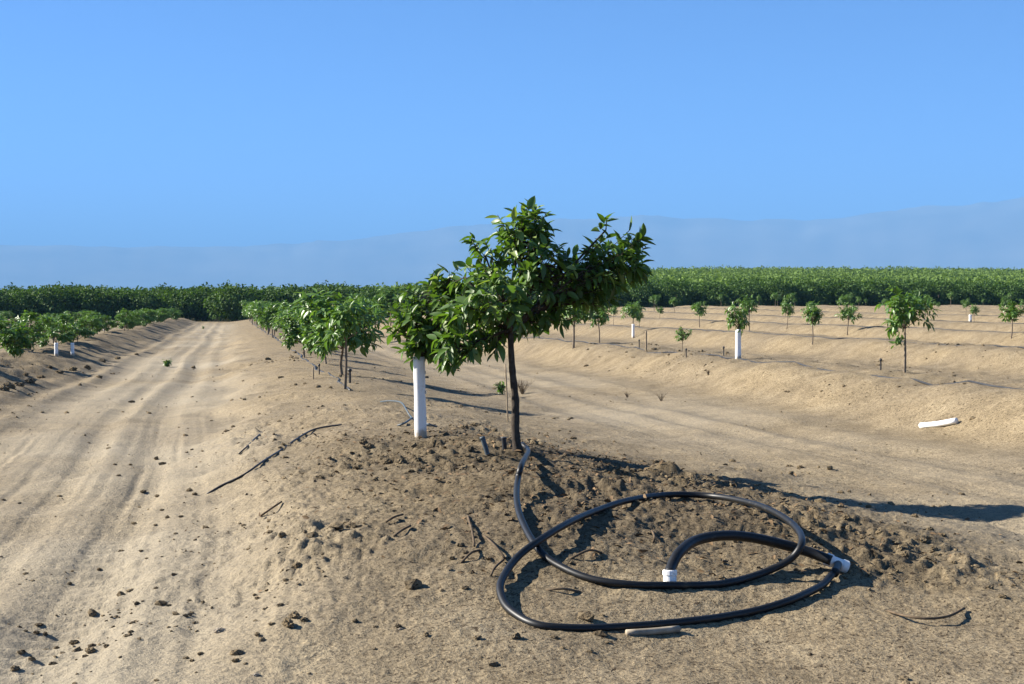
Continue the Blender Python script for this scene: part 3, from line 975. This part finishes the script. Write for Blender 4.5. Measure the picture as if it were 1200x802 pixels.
def upright(name, px, py, h, r, mat, label, cat, lean=(0, 0), head=None, group=None):
    p = hit(px, py)
    e = tag(empty(name, p), label, cat, group)
    top = np.array(RIGHT) * lean[0] + np.array(FWD) * lean[1] + np.array([0, 0, h])
    path = np.array([-.15 * top, .4 * top + np.array([.002, 0, 0]), top])
    v_, f_ = tube_geo(catmull(path, 4), r, 8)
    obj('shaft', mesh_np('shaft', v_, f_), M[mat], e)
    if head == 'spray':
        z = np.array([0, 0, 1.0])
        hp = [top - z * .02, top, top + z * .015, top + z * .03]
        v_, f_ = tube_geo(hp, [r * .9, r * 1.9, r * 1.9, r * .8], 8)
        obj('spray_head', mesh_np('spray_head', v_, f_), M['drip'], e)
    elif head == 'open':
        v_, f_ = tube_geo([top * .9, top * 1.02], [r * 1.14, r * 1.14], 8)
        obj('collar', mesh_np('collar', v_, f_), M[mat], e)
    return e

upright('riser_stub', 571, 532, .115, .017, 'greytube', 'short blue-grey riser tube leaning out of the dug soil', 'tube', (-.035, 0), 'open')
upright('riser_stub', 591, 527, .085, .018, 'drip', 'short dark riser stub beside the bare trunk', 'tube', (-.005, 0), 'open')
upright('tree_stake', 595, 494, .62, .008, 'bamboo', 'thin weathered stake standing behind the bare dark trunk', 'stake', (-.025, 0))
upright('tree_stake', 410, 449, .17, .016, 'drip', 'black stake beside the sapling with the long bare stem', 'stake', (0, 0), 'spray')
upright('tree_stake', 367, 445, .18, .010, 'bamboo', 'thin brown stake in the row beyond the long bare stem', 'stake', (0, 0))
upright('tree_stake', 374, 439, .14, .010, 'drip', 'thin dark stake next to the thin brown stake', 'stake', (0, 0), 'spray')
for px, py, lab in ((1032, 434, 'small black sprinkler stake on the drip line left of the near right sapling'), (848, 417, 'small black sprinkler stake beside the sleeved sapling'),
                    (804, 419, 'small dark sprinkler stake on the next mound, short of the spare post'), (749, 407, 'small black sprinkler stake behind the main mound')):
    upright('sprinkler_stake', px, py, .14, .011, 'drip', lab, 'stake', (0, 0), 'spray')
upright('wooden_post', 757, 411, .42, .020, 'bamboo', 'bare wooden post on the next mound', 'post', (.0, 0))

def drip_line(u, v0, v1, label, seed):
    rng = np.random.default_rng(seed)
    vs = np.arange(v0, v1, .5)
    us = u + .12 * vnoise(vs * .4, vs * 0, seed) + .08 * vnoise(vs * 1.3, vs * 0, seed + 1) - .25
    zs = height(us, vs) + .004 + .028 * vnoise(vs * .7, vs * 0, seed + 2)
    P = np.stack([us, vs, zs], -1)
    o = P[0].copy()
    v_, f_ = tube_geo(P - o, .015, 6)
    tag(obj('drip_line', mesh_np('drip_line', v_, f_), M['drip'], None, o), label, 'hose')
names = ['first', 'second', 'third', 'fourth', 'fifth']
for k in range(5):
    drip_line(ROW_U[1 + k], 11.5 + 4.2 * k, 120, 'black drip line running along the %s bare mound beyond the hose' % names[k], 40 + 7 * k)
drip_line(ROW_U[0], 18.0, 110, 'black drip line along the sapling row beside the track', 91)

# ------------------------------------------------------------------ weeds
def weed(px, py, h, n, mat, label, name='weed', spread=.8, seed=1, leafy=True):
    rng = np.random.default_rng(seed)
    p = hit(px, py)
    e = tag(empty(name, p), label, 'plant')
    parts, P, D, U = [], [], [], []
    for k in range(n):
        a = rng.random() * 6.28; s = rng.random() * spread
        tip = np.array([math.cos(a) * s * h, math.sin(a) * s * h, h * rng.uniform(.5, 1)])
        pt = catmull([(0, 0, -.02), tip * .5 + np.array([0, 0, h * .1]), tip], 4)
        parts.append(tube_geo(pt, np.linspace(.004, .0015, len(pt)), 4))
        for t in np.linspace(.3, 1, 6):
            P.append(pt[int(t * (len(pt) - 1))]); D.append(rng.normal(size=3) + np.array([0, 0, .3])); U.append(np.array([0, 0, 1.0]) + rng.normal(size=3) * .3)
            # side shoots
            q = pt[int(t * (len(pt) - 1))]; dd = rng.normal(size=3) * .12 * h + np.array([0, 0, .12 * h])
            parts.append(tube_geo([q, q + dd * .5, q + dd], [.002, .0015, .001], 4))
    v_, f_ = join_geo(parts)
    obj('stems', mesh_np('stems', v_, f_), M['twig'], e)
    if leafy:
        P, D, U = map(np.array, (P, D, U))
        fr = frames(D, U, rng.normal(size=len(P)) * .3)
        v_, f_ = place_leaves(LEAVES_MID, P, fr, rng.uniform(.05, .10, len(P)), rng.integers(0, 3, len(P)))
        tag(obj('leaves', mesh_np('leaves', v_, f_), M[mat], e), kind='stuff')
    return e
weed(196, 430, .17, 22, 'leaf_mid', 'single green weed tuft growing in the dirt track', seed=3)
weed(238, 386, .16, 10, 'leaf_mid', 'tiny green weed near the far end of the track', seed=4)
weed(612, 462, .22, 26, 'deadleaf', 'dry twiggy weed behind the bare dark trunk', 'dry_weed', .95, 5, False)
weed(588, 462, .20, 14, 'leaf_mid', 'sparse green weed behind the thin weathered stake', 'weed', .8, 6, True)

for k, (px, py, h) in enumerate(((775, 470, .12), (735, 466, .10), (830, 440, .09))):
    o = weed(px, py, h, 9, 'deadleaf', 'small dry weed tuft on the bare soil beyond the mound' if px > 500 else 'small dry weed tuft on the slope beside the track', 'dry_weed', .95, 60 + k, False)
    o['group'] = 'dry weed tufts beyond the mound' if px > 500 else 'dry weed tufts beside the track'

# ------------------------------------------------------------------ clods, twigs, litter
def clod_geo(rng, sub=1):
    t = (1 + 5 ** .5) / 2
    V = np.array([(-1, t, 0), (1, t, 0), (-1, -t, 0), (1, -t, 0), (0, -1, t), (0, 1, t), (0, -1, -t), (0, 1, -t), (t, 0, -1), (t, 0, 1), (-t, 0, -1), (-t, 0, 1)], float)
    F = [(0, 11, 5), (0, 5, 1), (0, 1, 7), (0, 7, 10), (0, 10, 11), (1, 5, 9), (5, 11, 4), (11, 10, 2), (10, 7, 6), (7, 1, 8), (3, 9, 4), (3, 4, 2), (3, 2, 6), (3, 6, 8), (3, 8, 9), (4, 9, 5), (2, 4, 11), (6, 2, 10), (8, 6, 7), (9, 8, 1)]
    V /= np.linalg.norm(V[0])
    for _ in range(sub):
        V = list(map(tuple, V)); idx = {}; nf = []
        def mid(a, b):
            k = (min(a, b), max(a, b))
            if k not in idx:
                m = (np.array(V[a]) + np.array(V[b])) / 2; m /= np.linalg.norm(m); V.append(tuple(m)); idx[k] = len(V) - 1
            return idx[k]
        for a, b, c in F:
            x, y, z = mid(a, b), mid(b, c), mid(c, a)
            nf += [(a, x, z), (b, y, x), (c, z, y), (x, y, z)]
        F = nf; V = np.array(V)
    V = V * (1 + rng.normal(size=(len(V), 1)) * .17)
    V *= np.array([1, rng.uniform(.6, .95), rng.uniform(.45, .75)])
    return V, np.array(F)

def scatter_small():
    rng = np.random.default_rng(900)
    shapes = [clod_geo(rng, 0) for _ in range(6)]
    vs, fs, o = [], [], 0
    def dens(u, v):
        m = mound_mask(u, v)
        leftb = np.exp(-((u + 4.0) / 1.0) ** 2) * sstep(8, 13, v)
        berm = bump_profile(u - 1.7, 1.9)
        return np.clip(.04 + .85 * m + .55 * leftb + .18 * berm + .32 * sstep(7, 8.5, u), 0, 1) * (.12 + 1.3 * sstep(-.08, .24, fbm(u * 0.9, v * 0.9, 52, 2))) * sstep(-.15, .2, fbm(u * 3.5, v * 3.5, 902, 2))
    N = 120000
    r = 4.2 + 30 * rng.random(N) ** 1.6
    a = np.radians(rng.uniform(-11, 35, N))
    u, v = r * np.sin(a), r * np.cos(a)
    keep = rng.random(N) < dens(u, v) * .75
    u, v = u[keep], v[keep]
    z = height(u, v)
    s = .0055 * np.power(1 - rng.random(len(u)) * .988, -.47) * (.7 + .5 * rng.random(len(u))) * (1 + .05 * np.clip(v - 10, 0, 24))
    pick = rng.integers(0, 6, len(u))
    for g, (cv, cf) in enumerate(shapes):
        idx = np.where(pick == g)[0]
        al = rng.random(len(idx)) * 6.28
        c, sn = np.cos(al), np.sin(al)
        V = np.stack([cv[None, :, 0] * c[:, None] - cv[None, :, 1] * sn[:, None], cv[None, :, 0] * sn[:, None] + cv[None, :, 1] * c[:, None], np.repeat(cv[None, :, 2], len(idx), 0)], -1)
        V = V * s[idx][:, None, None] + np.stack([u[idx], v[idx], z[idx] + s[idx] * .15], -1)[:, None, :]
        vs.append(V.reshape(-1, 3)); fs.append((cf[None] + (np.arange(len(idx)) * len(cv))[:, None, None]).reshape(-1, 3) + o)
        o += len(idx) * len(cv)
    print('small clods', o // 12)
    tag(obj('soil_crumbs', mesh_np('soil_crumbs', np.vstack(vs), np.vstack(fs), False), M['clod']), 'loose crumbs of dry soil strewn over the mound and track', 'soil', kind='stuff')
scatter_small()

CLODS = []
for k in range(6):
    rng = np.random.default_rng(950 + k)
    v_, f_ = clod_geo(rng, 2)
    v_ = v_ * (1 + .12 * (fbm(v_[:, 0] * 2.2 + k, v_[:, 1] * 2.2 + v_[:, 2] * 1.7, 12, 3))[:, None])
    me = mesh_np('dirt_clod', v_, f_, False); me.materials.append(M['clod']); CLODS.append(me)

def clod(px, py, w, label, group):
    p = hit(px, py)
    size = w / 2 * depth_of(p) / FPX
    o = obj('dirt_clod', random.choice(CLODS), None, None, p + Vector((0, 0, size * .22)))
    o.scale = (size, size * random.uniform(.8, 1.1), size * random.uniform(.8, 1.1)); o.rotation_euler = (0, 0, random.uniform(0, 6.28))
    tag(o, label, 'clod', group)

def cl(lst, label, group):
    for px, py, w in lst:
        clod(px, py, w, label, group)
cl([(168, 577, 9), (184, 582, 6), (222, 576, 8), (228, 580, 6), (139, 558, 5), (157, 614, 7), (196, 607, 5), (212, 606, 6), (153, 545, 4), (182, 616, 5),
    (142, 647, 7), (165, 646, 5), (172, 655, 5), (116, 668, 7), (30, 673, 6), (183, 690, 5), (222, 704, 5)],
   'dark dirt clod lying on the smooth wheel track', 'clods on the wheel track')
cl([(46, 733, 9), (43, 742, 7), (53, 744, 7), (87, 754, 11), (106, 764, 13), (53, 763, 9), (25, 765, 9), (18, 785, 10), (37, 773, 8), (62, 779, 9), (125, 758, 7), (30, 740, 5), (66, 760, 6)],
   'dark clod in the scatter of clods at the headland', 'clods on the headland')
cl([(345, 724, 15), (338, 733, 18), (356, 728, 10), (328, 710, 9), (318, 732, 8), (302, 702, 6), (310, 714, 5)],
   'big dark clod in the small heap at the foot of the mound', 'clods at the foot of the mound')
cl([(416, 728, 7), (440, 735, 6), (467, 735, 8), (276, 775, 9), (235, 767, 8), (218, 772, 7), (225, 775, 6), (302, 745, 8)],
   'dirt clod on the smooth ground before the mound', 'clods before the mound')
cl([(426, 520, 12), (432, 524, 9), (470, 543, 13), (455, 544, 12), (418, 548, 10), (490, 540, 9), (495, 549, 7), (482, 553, 7), (544, 503, 12), (556, 499, 10), (552, 528, 9), (560, 540, 10),
    (548, 535, 8), (523, 510, 7), (440, 563, 8), (375, 560, 9), (388, 547, 6), (355, 556, 7), (332, 522, 6), (580, 505, 8), (640, 512, 7), (672, 515, 8), (660, 520, 6), (700, 548, 6), (712, 544, 7)],
   'crumbly clod on the dug soil between sleeve and trunk', 'clods round the trunk')
cl([(952, 597, 9), (985, 594, 8), (958, 608, 10), (992, 608, 9), (976, 600, 6), (985, 578, 8), (1018, 595, 8), (1030, 625, 8), (1082, 635, 12), (1095, 645, 10), (1060, 652, 9), (1100, 651, 9),
    (1118, 660, 8), (1055, 643, 10), (1012, 631, 8), (1160, 690, 10), (1175, 700, 10), (1150, 678, 8), (905, 574, 8), (925, 548, 10), (938, 549, 8), (890, 553, 7), (1072, 606, 8), (1090, 622, 9), (1105, 628, 8)],
   'rough clod on the mound to the right of the white coupling', 'clods right of the coupling')
cl([(540, 640, 9), (546, 648, 8), (556, 630, 6), (572, 655, 8), (530, 655, 7), (545, 690, 9), (553, 672, 7), (720, 660, 6), (760, 625, 7), (765, 633, 5), (735, 650, 5), (500, 745, 8), (605, 748, 12), (560, 748, 10), (650, 748, 9), (760, 660, 6)],
   'small clod on the soil beside the hose loop', 'clods beside the hose loop')
cl([(10, 455, 14), (22, 452, 13), (36, 448, 12), (48, 443, 10), (4, 458, 12), (70, 437, 9), (86, 434, 9), (102, 432, 8), (120, 424, 8), (138, 421, 8), (160, 416, 6), (30, 440, 8), (58, 432, 8)],
   'clod on the broken edge of the left mound', 'clods on the left mound edge')

def stone(px, py, w, label):
    p = hit(px, py); s = w / 2 * depth_of(p) / FPX
    o = obj('stone', CLODS[2].copy(), None, None, p + Vector((0, 0, s * .25)))
    o.data.materials.clear(); o.data.materials.append(M['offcut'])
    o.scale = (s, s * .7, s * .6); tag(o, label, 'stone')
stone(257, 741, 15, 'pale smooth stone before the heap of clods')
stone(469, 738, 6, 'small white stone chip on the flat ground before the mound')
stone(300, 792, 9, 'flat pale stone chip lying on the headland')

def twig(pts, r, label, group, mat='twig'):
    lying_tube('dry_twig', pts, r, mat, label, 'twig', group, seg=6, n=4)
for pts in (([(305, 605, .01), (318, 596, .03), (330, 588, .01)]), ([(452, 612, .005), (462, 606, .02), (472, 603, .01)]), ([(461, 629, .005), (470, 622, .025), (481, 616, .01)]),
            ([(548, 605, .0), (553, 622, .03), (556, 640, .01)]), ([(567, 628, .01), (580, 640, .04), (592, 655, .01)]), ([(540, 660, 0), (552, 648, .03), (562, 645, .0)]),
            ([(575, 675, .0), (580, 665, .03), (590, 656, .01)]), ([(764, 622, .0), (767, 630, .02), (765, 636, .0)]), ([(1040, 716, .0), (1062, 722, .025), (1088, 725, .03), (1112, 722, .03), (1130, 713, .01)]),
            ([(640, 692, .0), (660, 690, .02), (680, 694, .0)]), ([(668, 655, 0), (690, 645, .03), (705, 648, 0)])):
    twig(pts, .006, 'bent dry twig lying on the dug soil', 'dry twigs on the soil')

def litter():
    rng = np.random.default_rng(777)
    N = 3200
    u = rng.normal(2.1, 1.0, N); v = rng.uniform(6.2, 13.0, N)
    k = rng.random(N) < np.clip(mound_mask(u, v) + .15, 0, 1)
    u, v = u[k], v[k]
    n = len(u)
    P = np.stack([u, v, height(u, v) + .008], -1)
    D = rng.normal(size=(n, 3)); D[:, 2] *= .25
    U = np.array([0, 0, 1.0]) + rng.normal(size=(n, 3)) * .45
    fr = frames(D, U, rng.normal(size=n) * .3)
    v_, f_ = place_leaves(LEAVES_MID, P, fr, rng.uniform(.012, .06, n), rng.integers(0, 3, n))
    tag(obj('leaf_litter', mesh_np('leaf_litter', v_, f_), M['deadleaf']), 'dead brown leaves scattered over the dug soil', 'leaf litter', kind='stuff')
litter()
